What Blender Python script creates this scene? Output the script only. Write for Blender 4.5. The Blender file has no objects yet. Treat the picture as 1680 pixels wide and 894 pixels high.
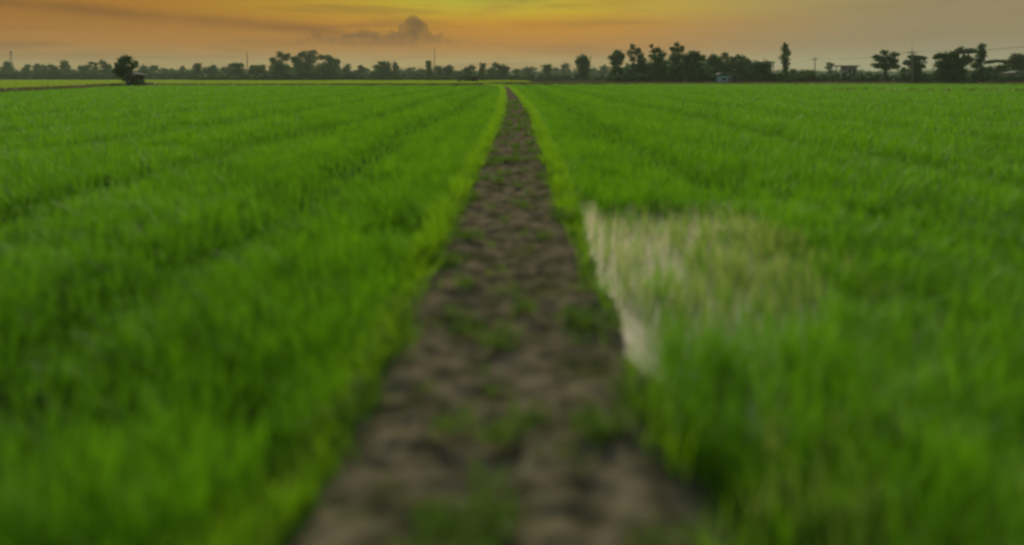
import bpy, bmesh, math, random
import numpy as np
from mathutils import Vector, noise, Matrix
R = math.radians
random.seed(7); rng = np.random.default_rng(11)
scene = bpy.context.scene
col = scene.collection

# ------------------------------------------------------------------ camera
EYE = 1.6; HOR = 127.0; FPX = 1120.0
cam_d = bpy.data.cameras.new('camera'); cam = bpy.data.objects.new('camera', cam_d); col.objects.link(cam)
cam.location = (0, 0, EYE); cam.rotation_euler = (R(90), 0, 0)
cam_d.sensor_width = 36; cam_d.lens = 24; cam_d.shift_y = -320/1680
cam_d.clip_start = 0.05; cam_d.clip_end = 40000
cam_d.dof.use_dof = True; cam_d.dof.focus_distance = 70; cam_d.dof.aperture_fstop = 0.33
scene.camera = cam
try: scene.cycles.filter_width = 2.6
except Exception: pass
# ------------------------------------------------------------------ exposure
vs = scene.view_settings
vs.view_transform = 'Standard'; vs.look = 'None'; vs.gamma = 1; vs.exposure = 0.0; vs.use_curve_mapping = False
scene.cycles.volume_bounces = 1; scene.cycles.max_bounces = 8; scene.cycles.transparent_max_bounces = 12
# ------------------------------------------------------------------ world
SUN_EL = R(21); SUN_AZ = R(-3)          # straight ahead of the camera, a touch to the right
def s2l(*c):
    return tuple((v/255/12.92 if v/255 <= .04045 else ((v/255+.055)/1.055)**2.4) for v in c)
world = bpy.data.worlds.new('World'); scene.world = world; world.use_nodes = True
wt = world.node_tree; wt.nodes.clear()
class NT:
    def __init__(s, t): s.t = t
    def n(s, k, **kw):
        x = s.t.nodes.new(k)
        for a, v in kw.items(): setattr(x, a, v)
        return x
    def put(s, sock, v):
        if isinstance(v, bpy.types.NodeSocket): s.t.links.new(v, sock)
        elif v is not None: sock.default_value = v
    def m(s, op, a, b=None, c=None, clamp=False):
        x = s.n('ShaderNodeMath', operation=op, use_clamp=clamp)
        for i, v in enumerate((a, b, c)):
            if v is not None: s.put(x.inputs[i], v)
        return x.outputs[0]
    def smooth(s, v, a, b, lo=0., hi=1.):
        x = s.n('ShaderNodeMapRange', interpolation_type='SMOOTHSTEP')
        for k, q in zip(('Value', 'From Min', 'From Max', 'To Min', 'To Max'), (v, a, b, lo, hi)): s.put(x.inputs[k], q)
        return x.outputs[0]
    def mix(s, f, a, b, mode='MIX'):
        x = s.n('ShaderNodeMix', data_type='RGBA', blend_type=mode)
        s.put(x.inputs[0], f)
        for i, v in ((6, a), (7, b)):
            s.put(x.inputs[i], (*v, 1) if isinstance(v, tuple) and len(v) == 3 else v)
        return x.outputs[2]
    def ramp(s, f, stops, interp='LINEAR'):
        x = s.n('ShaderNodeValToRGB'); x.color_ramp.interpolation = interp
        el = x.color_ramp.elements
        while len(el) < len(stops): el.new(.5)
        for e, (p, c) in zip(el, stops): e.position = p; e.color = (*c, 1)
        s.put(x.inputs[0], f); return x.outputs[0]
    def noise(s, vec, scale, detail=3, rough=.55, dist=0.):
        x = s.n('ShaderNodeTexNoise'); s.put(x.inputs['Vector'], vec)
        x.inputs['Scale'].default_value = scale; x.inputs['Detail'].default_value = detail
        x.inputs['Roughness'].default_value = rough; x.inputs['Distortion'].default_value = dist
        return x.outputs['Fac']
    def mapping(s, vec, scale=(1, 1, 1), rot=(0, 0, 0)):
        x = s.n('ShaderNodeMapping'); s.put(x.inputs[0], vec)
        x.inputs['Scale'].default_value = scale; x.inputs['Rotation'].default_value = rot
        return x.outputs[0]
W = NT(wt)
tc = W.n('ShaderNodeTexCoord').outputs['Generated']
sp = W.n('ShaderNodeSeparateXYZ'); W.put(sp.inputs[0], tc)
AX, AZ = sp.outputs['X'], sp.outputs['Z']
AY = sp.outputs['Y']
el = W.m('MULTIPLY', AZ, 1/.30, clamp=True)       # 0..1 over the lowest 17 degrees
st = lambda t, c: (t/.30, s2l(*c))
mid = W.ramp(el, [st(0, (166, 146, 98)), st(.02, (166, 140, 86)), st(.045, (174, 122, 52)), st(.075, (194, 138, 36)), st(.095, (198, 166, 34)),
                  st(.113, (196, 168, 40)), st(.16, (248, 232, 140)), st(.30, (255, 250, 220))])
left = W.ramp(el, [st(0, (160, 144, 104)), st(.02, (164, 134, 84)), st(.045, (178, 126, 58)), st(.08, (174, 120, 44)), st(.113, (182, 128, 40)), st(.18, (212, 178, 110)), st(.30, (222, 210, 180))])
right = W.ramp(el, [st(0, (146, 144, 118)), st(.04, (142, 132, 106)), st(.08, (148, 134, 102)), st(.113, (150, 138, 104)), st(.18, (196, 186, 150)), st(.30, (214, 208, 190))])
c = W.mix(W.smooth(AX, -.10, -.55), mid, left)
c = W.mix(W.smooth(AX, .03, .56), c, right)
glow = W.m('MULTIPLY', W.smooth(W.m('ABSOLUTE', W.m('SUBTRACT', AX, -.045)), .22, 0.), W.smooth(AZ, .082, .118))
c = W.mix(W.m('MULTIPLY', glow, W.smooth(AZ, .20, .13)), c, s2l(180, 178, 56))
# drawn-out cirrus streaks, tilted a little
mp = W.mapping(tc, (2.2, .6, 26), (0, R(5), 0))
stk = W.smooth(W.noise(mp, 1.6, 4, .6, .4), .46, .68)
sidef = W.smooth(AX, .42, -.05, .25, 1.); stk = W.m('MULTIPLY', W.m('MULTIPLY', stk, sidef), W.smooth(AZ, .22, .03))
c = W.mix(W.m('MULTIPLY', stk, .62), c, s2l(136, 98, 58))
mp2 = W.mapping(tc, (5, 1, 30), (0, R(-3), 0))
s2 = W.smooth(W.noise(mp2, 2.4, 5, .6, .3), .52, .72)
c = W.mix(W.m('MULTIPLY', W.m('MULTIPLY', s2, sidef), .28), c, s2l(196, 138, 70))
wob = W.noise(W.mapping(tc, (3, 1, 14)), 1.8, 4, .6, .5)
dz = W.m('SUBTRACT', AZ, W.m('SUBTRACT', W.m('ADD', .040, W.m('MULTIPLY', wob, .014)), W.m('MULTIPLY', AX, .068)))
band = W.m('MULTIPLY', W.smooth(W.m('ABSOLUTE', dz), .013, 0.), W.smooth(AX, .0, -.28))
c = W.mix(W.m('MULTIPLY', band, W.smooth(wob, .3, .6, .3, .75)), c, s2l(134, 92, 46))
c = W.mix(1., c, W.ramp(W.smooth(AX, -.6, .1), [(0, (.80, .74, .58)), (1, (.95, .90, .82))]), 'MULTIPLY')
sky = W.n('ShaderNodeTexSky', sky_type='NISHITA'); sky.sun_disc = False
sky.sun_elevation = SUN_EL; sky.sun_rotation = SUN_AZ; sky.dust_density = 3.0
bg1 = W.n('ShaderNodeBackground'); W.put(bg1.inputs[0], c); bg1.inputs[1].default_value = 1.0
bg2 = W.n('ShaderNodeBackground'); W.put(bg2.inputs[0], sky.outputs[0]); bg2.inputs[1].default_value = 0.15
ms = W.n('ShaderNodeMixShader'); W.put(ms.inputs[0], W.smooth(AZ, .18, .60))
wt.links.new(bg1.outputs[0], ms.inputs[1]); wt.links.new(bg2.outputs[0], ms.inputs[2])
wo = W.n('ShaderNodeOutputWorld'); wt.links.new(ms.outputs[0], wo.inputs[0])
# ------------------------------------------------------------------ sun (veiled, soft)
sd = bpy.data.lights.new('sun', 'SUN'); sun = bpy.data.objects.new('sun', sd); col.objects.link(sun)
sd.energy = 3.8; sd.angle = R(14); sd.color = (1, .86, .62)
dv = Vector((math.sin(SUN_AZ)*math.cos(SUN_EL), math.cos(SUN_AZ)*math.cos(SUN_EL), math.sin(SUN_EL)))
sun.rotation_euler = (-dv).to_track_quat('-Z', 'Y').to_euler(); sun.location = dv*200 + Vector((0, 0, 5))

# ------------------------------------------------------------------ helpers
def tag(o, label=None, cat=None, group=None, kind=None):
    if label: o['label'] = label
    if cat: o['category'] = cat
    if group: o['group'] = group
    if kind: o['kind'] = kind
    return o
def empty(name, loc, label, cat, group=None):
    o = bpy.data.objects.new(name, None); col.objects.link(o); o.location = loc; o.empty_display_size = .3
    return tag(o, label, cat, group)
def link_mesh(name, me, mat, parent=None):
    o = bpy.data.objects.new(name, me); col.objects.link(o)
    if mat: me.materials.append(mat)
    if parent: o.parent = parent
    return o
def np_mesh(name, verts, faces, attrs=None, smooth=False):
    """faces: list of (n,k) int arrays"""
    me = bpy.data.meshes.new(name)
    verts = np.asarray(verts, np.float32)
    me.vertices.add(len(verts)); me.vertices.foreach_set('co', verts.ravel())
    tot = np.concatenate([np.full(len(f), f.shape[1], np.int32) for f in faces])
    idx = np.concatenate([f.ravel() for f in faces]).astype(np.int32)
    start = np.concatenate([[0], np.cumsum(tot)[:-1]]).astype(np.int32)
    me.loops.add(len(idx)); me.loops.foreach_set('vertex_index', idx)
    me.polygons.add(len(tot)); me.polygons.foreach_set('loop_start', start)
    try: me.polygons.foreach_set('loop_total', tot)
    except Exception: pass
    me.update(calc_edges=True)
    for k, v in (attrs or {}).items():
        a = me.attributes.new(k, 'FLOAT', 'POINT'); a.data.foreach_set('value', np.asarray(v, np.float32))
    if smooth: me.polygons.foreach_set('use_smooth', np.ones(len(tot), bool))
    return me
def PX(px, d): return (px-840)/FPX*d
def PZ(py, d): return EYE-(py-HOR)/FPX*d

def material(name, base, rough=.9, spec=.2):
    m = bpy.data.materials.new(name); m.use_nodes = True
    t = NT(m.node_tree); b = m.node_tree.nodes['Principled BSDF']
    b.inputs['Base Color'].default_value = (*base, 1); b.inputs['Roughness'].default_value = rough
    b.inputs['Specular IOR Level'].default_value = spec
    return m, t, b
def rough_material(name, a, b_, scale=8, rough=.9, bump=.02):
    m, t, b = material(name, a, rough, .08)
    g = t.n('ShaderNodeTexCoord').outputs['Object']
    f = t.noise(g, scale, 5, .6)
    t.put(b.inputs['Base Color'], t.mix(f, a, b_))
    bp = t.n('ShaderNodeBump'); bp.inputs['Strength'].default_value = .5; bp.inputs['Distance'].default_value = bump
    t.put(bp.inputs['Height'], f); t.put(b.inputs['Normal'], bp.outputs[0])
    return m
def leaf_material(name, dark, light, scale=.6, trans=.35, tcol=None, spec=.12):
    m, t, b = material(name, dark, .55, spec)
    a = t.n('ShaderNodeAttribute', attribute_name='tint').outputs['Fac']
    pos = t.n('ShaderNodeNewGeometry').outputs['Position']
    f = t.noise(pos, scale, 3, .6)
    f = t.m('ADD', t.m('MULTIPLY', a, .72), t.m('MULTIPLY', t.smooth(f, .3, .7), .28))
    cc = t.mix(f, dark, light)
    t.put(b.inputs['Base Color'], cc)
    tr = t.n('ShaderNodeBsdfTranslucent')
    t.put(tr.inputs[0], t.mix(.5, cc, tcol or light))
    mx = t.n('ShaderNodeMixShader'); mx.inputs[0].default_value = trans
    t.t.links.new(b.outputs[0], mx.inputs[1]); t.t.links.new(tr.outputs[0], mx.inputs[2])
    t.t.links.new(mx.outputs[0], t.t.nodes['Material Output'].inputs[0])
    return m

M = {}
M['rice'] = leaf_material('rice_leaf', (.020, .100, .006), (.152, .385, .007), .8, .45, (.185, .46, .007))
M['rice_far'] = leaf_material('ripe_rice_leaf', (.13, .26, .004), (.24, .38, .006), .05, .45, (.28, .42, .006))
M['verge'] = leaf_material('verge_grass_blade', (.07, .24, .006), (.23, .46, .008), 2.2, .45, (.27, .5, .008))
M['weed'] = leaf_material('weed_leaf', (.05, .13, .008), (.13, .25, .014), 3, .4)
M['dry'] = leaf_material('dry_grass_blade', (.07, .06, .02), (.15, .13, .045), .3, .25)
M['leaf_dark'] = leaf_material('dark_leaf', (.014, .060, .014), (.044, .135, .024), .25, .25)
M['leaf_mid'] = leaf_material('mid_green_leaf', (.020, .066, .018), (.055, .135, .028), .25, .28)
M['leaf_olive'] = leaf_material('olive_leaf', (.03, .055, .010), (.09, .125, .016), .25, .3)
M['bark'] = rough_material('bark', (.03, .026, .018), (.065, .052, .036), 6, .95, .03)
M['timber'] = rough_material('weathered_timber', (.06, .05, .04), (.12, .10, .08), 9, .9, .01)
M['concrete'] = rough_material('pole_concrete', (.13, .13, .11), (.19, .18, .16), 5, .9, .005)
M['steel'] = rough_material('grey_steel', (.12, .12, .12), (.18, .17, .17), 3, .6, .003)
M['red_steel'] = rough_material('rust_red_steel', (.22, .08, .05), (.30, .12, .08), 3, .6, .003)
M['tin'] = rough_material('grey_tin_roof', (.17, .18, .17), (.26, .27, .25), 2, 1, .003); M['tin'].node_tree.nodes['Principled BSDF'].inputs['Specular IOR Level'].default_value = 0
M['dark_roof'] = rough_material('dark_thatch', (.03, .028, .02), (.06, .052, .035), 5, 1, .05)
M['blue_wall'] = rough_material('pale_blue_boards', (.12, .30, .34), (.18, .38, .42), 1.5, .8, .01)
M['grey_wall'] = rough_material('blue_grey_render', (.15, .18, .21), (.20, .23, .26), 1.2, .85, .01)
M['glass'] = material('dark_window_glass', (.02, .025, .03), .08, .5)[0]
M['tarp'] = rough_material('blue_tarpaulin', (.03, .09, .16), (.05, .13, .2), 2, .6, .03)
M['cable'] = material('black_cable', (.03, .03, .03), .6)[0]

# soil, path, water
def soil_material():
    m, t, b = material('wet_paddy_soil', (.03, .035, .012), 1, 0)
    pos = t.n('ShaderNodeNewGeometry').outputs['Position']
    f = t.noise(pos, .5, 6, .6)
    t.put(b.inputs['Base Color'], t.mix(f, (.022, .035, .010), (.045, .07, .014)))
    return m
M['soil'] = soil_material()
def path_material():
    m, t, b = material('trodden_mud', (.1, .08, .05), 1, 0)
    pos = t.n('ShaderNodeNewGeometry').outputs['Position']
    f = t.noise(pos, 5.5, 6, .62); f2 = t.noise(pos, 1.5, 4, .6); f3 = t.noise(pos, 11, 4, .6)
    cc = t.mix(t.smooth(f, .33, .67), (.050, .048, .026), (.158, .138, .082))
    cc = t.mix(t.smooth(f2, .50, .66, 0, .75), cc, (.040, .055, .012))      # thin moss and seedlings
    cc = t.mix(t.smooth(f3, .55, .75, 0, .6), cc, (.022, .022, .013))       # damp crumbs
    t.put(b.inputs['Base Color'], cc)
    bp = t.n('ShaderNodeBump'); bp.inputs['Strength'].default_value = .8; bp.inputs['Distance'].default_value = .03
    t.put(bp.inputs['Height'], t.m('ADD', f, t.m('MULTIPLY', f3, .5))); t.put(b.inputs['Normal'], bp.outputs[0])
    return m
M['mud'] = path_material()
def water_material():
    m, t, b = material('muddy_water', (.10, .095, .045), .12, .5)
    pos = t.n('ShaderNodeNewGeometry').outputs['Position']
    f = t.noise(pos, 2.2, 4, .6)
    t.put(b.inputs['Base Color'], t.mix(f, (.11, .12, .05), (.26, .27, .12)))
    b.inputs['IOR'].default_value = 1.33
    bp = t.n('ShaderNodeBump'); bp.inputs['Strength'].default_value = .15; bp.inputs['Distance'].default_value = .01
    t.put(bp.inputs['Height'], t.noise(pos, 14, 3)); t.put(b.inputs['Normal'], bp.outputs[0])
    return m
M['water'] = water_material()

# ------------------------------------------------------------------ path line
PD = [-6, 0, 5, 8, 28, 54, 100, 125, 142, 152, 158, 162]
PC = [-.07, -.07, -.08, -.03, .22, .02, -.7, -1.5, -3.2, -6.5, -12, -22]
def path_x(d): return np.interp(d, PD, PC)
HALF = .71
# field corners (metres): bund A beyond the left field, bund B on its left side
BUND_A = [(-4, 150), (-16, 141), (-34, 139), (-59, 136), (-78, 137)]
BUND_B = [(-78, 137), (-70, 115), (-62, 94), (-57, 76), (-50, 48), (-44, 25)]
def left_limit(y): return np.interp(y, [0, 25, 48, 76, 94, 115, 137, 150], [-38, -44, -50, -57, -62, -70, -78, -78])
def far_limit(x): return np.interp(x, [-80, -59, -34, -16, -4, 0, 200], [137, 136, 139, 141, 150, 153, 168])

# ------------------------------------------------------------------ ground sheets
GZ = -.24
bm = bmesh.new()
L = 1500
for p in ((-L, -60, GZ), (L, -60, GZ), (L, L, GZ), (-L, L, GZ)): bm.verts.new(p)
bm.faces.new(bm.verts); me = bpy.data.meshes.new('ground'); bm.to_mesh(me); bm.free()
tag(link_mesh('ground', me, M['soil']), kind='structure')
def path_mesh():
    ds = [-2.0]
    while ds[-1] < 161:
        d = ds[-1]; ds.append(d + (.035 if d < 6 else .035+(d-6)*.02))
    ds = np.array(ds)
    us = np.concatenate([[-1.55, -1.3], np.linspace(-1.1, 1.1, 49), [1.3, 1.55]])
    V = np.zeros((len(ds), len(us), 3))
    for i, d in enumerate(ds):
        cx = float(path_x(d))
        w = HALF + .07*noise.noise((d*.9, 3.1, 0)) + .04*noise.noise((d*2.7, 9.1, 0))
        for j, u in enumerate(us):
            a = abs(u); x = cx + u*w
            top = 0 if a < .9 else -(a-.9)*.52
            z = top
            if a < 1.25:
                p = (x*4, d*4, 0)
                z += 0.035*noise.noise((x*1.7, d*1.7, 4)) + .024*abs(noise.noise(p)) + 0.024*noise.noise((x*9, d*9, 1)) + .02*noise.noise((x*22, d*22, 2)) - .02
                z -= .03*math.exp(-((u+.15)/.25)**2)
            V[i, j] = (x, d, max(z, GZ-.06) if a < 1.5 else GZ-.06)
    n, k = len(ds), len(us)
    ii, jj = np.meshgrid(np.arange(n-1), np.arange(k-1), indexing='ij')
    q = (ii*k+jj).ravel()
    F = np.stack([q, q+1, q+k+1, q+k], 1)
    return np_mesh('path', V.reshape(-1, 3), [F], smooth=True)
tag(link_mesh('path', path_mesh(), M['mud']), kind='structure')
# shallow water standing in the right paddy beside the path
WZ = -.15
def water_mesh():
    ys = np.arange(3.3, 9.8, .2)
    V, F = [], []
    for y in ys:
        V += [(float(path_x(y))+.45, y, WZ), (4.6+.15*math.sin(y*2), y, WZ)]
    for i in range(len(ys)-1): F.append((2*i, 2*i+1, 2*i+3, 2*i+2))
    return np_mesh('paddy_water', V, [np.array(F)])
tag(link_mesh('paddy_water', water_mesh(), M['water']), kind='structure')

# earth bunds round the left field
def bund_mesh(pts, w, h, seed):
    P = []
    for (a, b) in zip(pts, pts[1:]):
        n = max(2, int(math.dist(a, b)/1.0))
        for i in range(n): P.append((a[0]+(b[0]-a[0])*i/n, a[1]+(b[1]-a[1])*i/n))
    P.append(pts[-1]); V = []; prof = [(-1, 0), (-.6, .8), (-.2, 1), (.25, .95), (.6, .75), (1, 0)]
    for i, p in enumerate(P):
        q = P[min(i+1, len(P)-1)]; r = P[max(i-1, 0)]
        t = Vector((q[0]-r[0], q[1]-r[1])).normalized(); nx, ny = -t.y, t.x
        for (u, v) in prof:
            k = 1+.35*noise.noise((p[0]*.7+seed, p[1]*.7, u*2))
            V.append((p[0]+nx*u*w*k, p[1]+ny*u*w*k, GZ-.03+v*h*k))
    k = len(prof); F = []
    for i in range(len(P)-1):
        for j in range(k-1): F.append((i*k+j, i*k+j+1, (i+1)*k+j+1, (i+1)*k+j))
    return np_mesh('bund', V, [np.array(F)], smooth=True), P
bA, BA = bund_mesh(BUND_A, .8, .45, 0); tag(link_mesh('field_bund', bA, M['mud']), kind='structure')
bB, BB = bund_mesh(BUND_B, .7, .42, 5); tag(link_mesh('field_bund', bB, M['mud']), kind='structure')
bC, BC = bund_mesh([(0, 156), (40, 160), (90, 164), (170, 170)], .9, .40, 9); tag(link_mesh('field_bund', bC, M['mud']), kind='structure')
bD, BD = bund_mesh([(42, 88), (52, 80), (64, 76), (90, 72)], .5, .22, 12); tag(link_mesh('field_bund', bD, M['mud']), kind='structure')

# ------------------------------------------------------------------ grass
def blades(pos, height, width, lean, seed, segs=3, ptint=None):
    """pos (n,3), height (n,), width (n,), lean (n,) -> one mesh of bent tapering blades"""
    r = np.random.default_rng(seed); n = len(pos)
    a = r.uniform(0, 2*np.pi, n); b = a + np.pi/2 + r.normal(0, .4, n)
    dirx, diry = np.cos(a), np.sin(a); sx, sy = np.cos(b), np.sin(b)
    rows = []
    for s in range(segs+1):
        t = s/segs
        off = lean*height*t**1.8
        z = height*(t - .22*lean*t*t)
        cx = pos[:, 0]+dirx*off; cy = pos[:, 1]+diry*off; cz = pos[:, 2]+z
        if s < segs:
            w = width*(.75+.5*t if t < .5 else 1.2*(1-t)+.4)*.5
            rows.append(np.stack([cx-sx*w, cy-sy*w, cz], 1)); rows.append(np.stack([cx+sx*w, cy+sy*w, cz], 1))
        else: rows.append(np.stack([cx, cy, cz], 1))
    V = np.stack(rows, 1); k = V.shape[1]
    base = np.arange(n)[:, None]*k
    quads = np.concatenate([base+np.array([[2*s, 2*s+1, 2*s+3, 2*s+2]]) for s in range(segs-1)], 0) if segs > 1 else np.zeros((0, 4), int)
    tris = base+np.array([[2*segs-2, 2*segs-1, 2*segs]])
    tv = r.uniform(0, 1, n)
    if ptint is not None: tv = np.clip(.3*tv+.7*ptint, 0, 1)
    tint = np.repeat(tv, k)
    return V.reshape(-1, 3), quads, tris, tint
def vnoise(x, y, s, seed=0.):
    return np.array([noise.noise((a*s+seed, b*s, seed*.7)) for a, b in zip(x, y)])
def make_blades(name, parts, mat):
    Vs, Q, T, A = [], [], [], []; o = 0
    for (V, q, t, a) in parts:
        Vs.append(V); Q.append(q+o); T.append(t+o); A.append(a); o += len(V)
    fs = [np.concatenate(Q), np.concatenate(T)]
    fs = [f for f in fs if len(f)]
    me = np_mesh(name, np.concatenate(Vs), fs, {'tint': np.concatenate(A)}, smooth=True)
    return link_mesh(name, me, M[mat])
def hills(y0, y1, side, spacing, halfw=.92):
    """jittered plant positions, spacing growing with distance, on one side of the path"""
    X, Y, S = [], [], []; y = y0
    while y < y1:
        s = spacing(y); wmax = halfw*max(y, 1.5)+2.5
        n = int(wmax/s)
        x = (np.arange(n)+rng.uniform(-.45, .45, n)+.5)*s*side
        X.append(x); Y.append(y+rng.uniform(-.5, .5, n)*s); S.append(np.full(n, s)); y += s
    return np.concatenate(X), np.concatenate(Y), np.concatenate(S)
sp_fn = lambda d: .15*(1+max(0, d-5)*.050)
def rice(side, seed):
    x, y, s = hills(-2.5, 172, side, sp_fn)
    e = (x-path_x(y))*side                          # distance from the path's middle
    keep = e > (HALF+.14+.05*np.sin(y*3.1)+.16*np.clip((3.8-y)/2.4, 0, 1)*(1.9 if side < 0 else 1))
    if side < 0: keep &= (x > left_limit(y)+1) & (y < far_limit(x)-1.2)
    else:
        keep &= y < far_limit(x)-.5+3
        keep &= ~((np.abs((y-88)+(x-42)*.42) < 1.2) & (x > 42) & (x < 92))
    x, y, s, e = x[keep], y[keep], s[keep], e[keep]
    clump = vnoise(x, y, 1.5, seed); big = vnoise(x, y, .22, seed+3)
    streak = vnoise(x*2.2, y*.16, .9, seed+8)
    fine = vnoise(x, y, 4.6, seed+15)
    h = .34*(1+.30*clump+.25*big+.25*streak+.34*fine)
    dens = np.clip(1.05+1.0*np.minimum(0, clump+.15)+1.3*np.minimum(0, fine+.12), .15, 1)
    tr = [-3.0, -6.05, -10.6, -15.5, -21, -28] if side < 0 else [2.9, 7.6, 12.5, 18, 25]
    gt = np.zeros(len(x))
    for i, t in enumerate(tr):
        wob = t+.28*np.sin(y*.21+i)+.1*np.sin(y*.9+i*2)
        g = (1 if side < 0 else .8)*np.exp(-((x-wob)/(.36+.0065*y))**2)*(.82+.18*np.clip(vnoise(x*.3, y, .25, 20+i)*2.5+.4, 0, 1))
        g = g*(1 if side < 0 else np.clip((y-8.2)/3, 0, 1)); h *= 1-.70*g; dens *= 1-.5*g; gt = np.maximum(gt, g)
    if side > 0:
        # bare flooded pocket beside the path and the thin margin along it
        wob = .35*vnoise(x, y, .8, 31)
        pocket = (y+wob > 4.05+.35*(x-.7)) & (y+wob < 8.7-.30*np.maximum(x-2.2, 0)) & (x+2*wob < 2.7)
        marg = (e < .93+.10*np.sin(y*1.7)) & (y > 3.7) & (y < 9.0)
        near = (x < 1.7+wob) & (y < 3.1)
        dens[pocket] *= np.where(y[pocket] < 6.2, .20, .10)+.45*np.clip((x[pocket]-1.5)/1.3, 0, 1); h[pocket] *= .65
        dens[marg] *= .06; dens[near] *= .95; h[near] *= .8; dens[y < 4.6] *= 1.0
        face = (y > 8.4) & (y < 10) & (x < 4); h[face] *= 1.12; 
    else:
        gap = (np.abs(y-7.3) < .35) & (e < 1.6); h[gap] *= .5; dens[gap] *= .4
    ptn = np.clip(.60+.75*vnoise(x, y, 2.1, seed+21)+.8*vnoise(x, y, 4.7, seed+23)+.6*vnoise(x, y, .55, seed+25)+.25*streak-.16*np.clip((y-18)/50, 0, 1)-1.7*gt, 0, 1)  # tracks: darker stunted rice, with the shade of the dips put into the tint
    parts = []
    r = np.random.default_rng(seed+1)
    for lo, hi, nb, segs in ((-9, 9, 26, 3), (9, 28, 18, 2), (28, 400, 13, 2)):
        k = (y >= lo) & (y < hi)
        if not k.any(): continue
        nbk = r.binomial(nb, np.clip(dens[k], 0, 1))
        idx = np.repeat(np.nonzero(k)[0], nbk); n = len(idx)
        sc = s[idx]/.15
        px = x[idx]+r.normal(0, .30, n)*s[idx]; py = y[idx]+r.normal(0, .30, n)*s[idx]
        hh = h[idx]*r.uniform(.62, 1.12, n)
        pos = np.stack([px, py, np.full(n, GZ)], 1)
        parts.append(blades(pos, hh+.06, .0085*np.minimum(sc, 9)*r.uniform(.8, 1.3, n), r.uniform(.1, .75, n), seed+abs(int(lo)), segs, ptn[idx]))
    return make_blades('rice_crop', parts, 'rice')
rl = rice(-1, 2); tag(rl, 'young green rice filling the paddy left of the mud path', 'rice', kind='stuff')
rr = rice(1, 40); tag(rr, 'young green rice filling the paddy right of the mud path around the pool', 'rice', kind='stuff')

# yellower rice beyond the bunds on the left
def far_rice():
    X, Y, S = [], [], []; y = 26.0
    while y < 385:
        s = .35+.011*y; n = int((.95*y+12)/s)
        x = -(np.arange(n)+rng.uniform(0, 1, n))*s + 6
        X.append(x); Y.append(y+rng.uniform(-.5, .5, n)*s); S.append(np.full(n, s)); y += s
    x, y, s = map(np.concatenate, (X, Y, S))
    keep = ((x < left_limit(y)-1.2) | (y > far_limit(x)+1.2)) & ((y > 168) | (x < path_x(np.minimum(y, 162))-3))
    keep &= (x < -6) | (y > 158)
    x, y, s = x[keep], y[keep], s[keep]
    r = np.random.default_rng(5); idx = np.repeat(np.arange(len(x)), 12); n = len(idx)
    pos = np.stack([x[idx]+r.normal(0, .35, n)*s[idx], y[idx]+r.normal(0, .35, n)*s[idx], np.full(n, GZ)], 1)
    return make_blades('ripening_rice', [blades(pos, r.uniform(.34, .52, n), .07*s[idx]*r.uniform(.7, 1.3, n), r.uniform(.1, .7, n), 6, 2)], 'rice_far')
tag(far_rice(), 'strip of yellow green rice beyond the bund at the far left', 'rice', kind='stuff')

# brighter verge grass down both sides of the path, weeds on it, dry grass on the bunds
def verge():
    parts = []
    for side, seed in ((-1, 61), (1, 62)):
        d = -2.0; xs, ys, ss = [], [], []
        while d < 150:
            s = .045*(1+d*.05); n = 3
            for _ in range(n):
                amt = .5+.6*noise.noise((d*.8, side*7., 0)) if d > 1 else 1
                lim = 1.0 if side < 0 else (.16 if d < 7.8 else 1.0)
                if random.random() < lim*(.55+amt*.5):
                    off = HALF*1.0+abs(random.gauss(0, .05))+.10*noise.noise((d*1.6, side*3., 7))-.03+.0004*d+max(0, 3.6-d)*(.11 if side < 0 else .06)
                    xs.append(float(path_x(d))+side*off); ys.append(d+random.uniform(-s, s)); ss.append(s)
            d += s
        x, y, s = map(np.array, (xs, ys, ss)); r = np.random.default_rng(seed)
        idx = np.repeat(np.arange(len(x)), 9); n = len(idx)
        pos = np.stack([x[idx]+r.normal(0, .05, n)*(1+y[idx]*.02), y[idx]+r.normal(0, .05, n)*(1+y[idx]*.02), np.full(n, -.12)], 1)
        nz = vnoise(x, y, .9, 3)
        h = (.22+.09*np.clip((y[idx]-4)/4, 0, 1))*(1+.4*nz[idx])*r.uniform(.6, 1.2, n)
        parts.append(blades(pos, h, .008*(1+.06*y[idx])*r.uniform(.8, 1.3, n), r.uniform(.2, .9, n), seed, 2))
    return make_blades('verge_grass', parts, 'verge')
tag(verge(), 'bright yellow green grass fringing both edges of the mud path', 'grass', kind='stuff')
def pocket_grass():
    xs, ys = [], []
    for _ in range(520):
        x = random.uniform(.85, 2.9); y = random.uniform(4.2+.5*(x-.75), 7.9)-.15*max(0, x-2)
        if noise.noise((x*2.5, y*1.6, 40)) + .12*(x-1.7) > random.uniform(-.3, .4): xs.append(x); ys.append(y)
    for _ in range(150):
        xs.append(random.uniform(.9, 2.2)); ys.append(random.uniform(.6, 3.4))
    x, y = np.array(xs), np.array(ys); r = np.random.default_rng(29); idx = np.repeat(np.arange(len(x)), 5); n = len(idx)
    pos = np.stack([x[idx]+r.normal(0, .04, n), y[idx]+r.normal(0, .04, n), np.full(n, WZ-.05)], 1)
    return make_blades('sparse_grass', [blades(pos, r.uniform(.16, .42, n), r.uniform(.006, .011, n), r.uniform(.1, .6, n), 30, 2)], 'straw_grass')
M['straw_grass'] = leaf_material('straw_grass_blade', (.13, .30, .02), (.38, .46, .10), 2, .4)
tag(pocket_grass(), 'sparse straw coloured grass standing in the flooded pocket right of the path', 'grass', kind='stuff')
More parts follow.
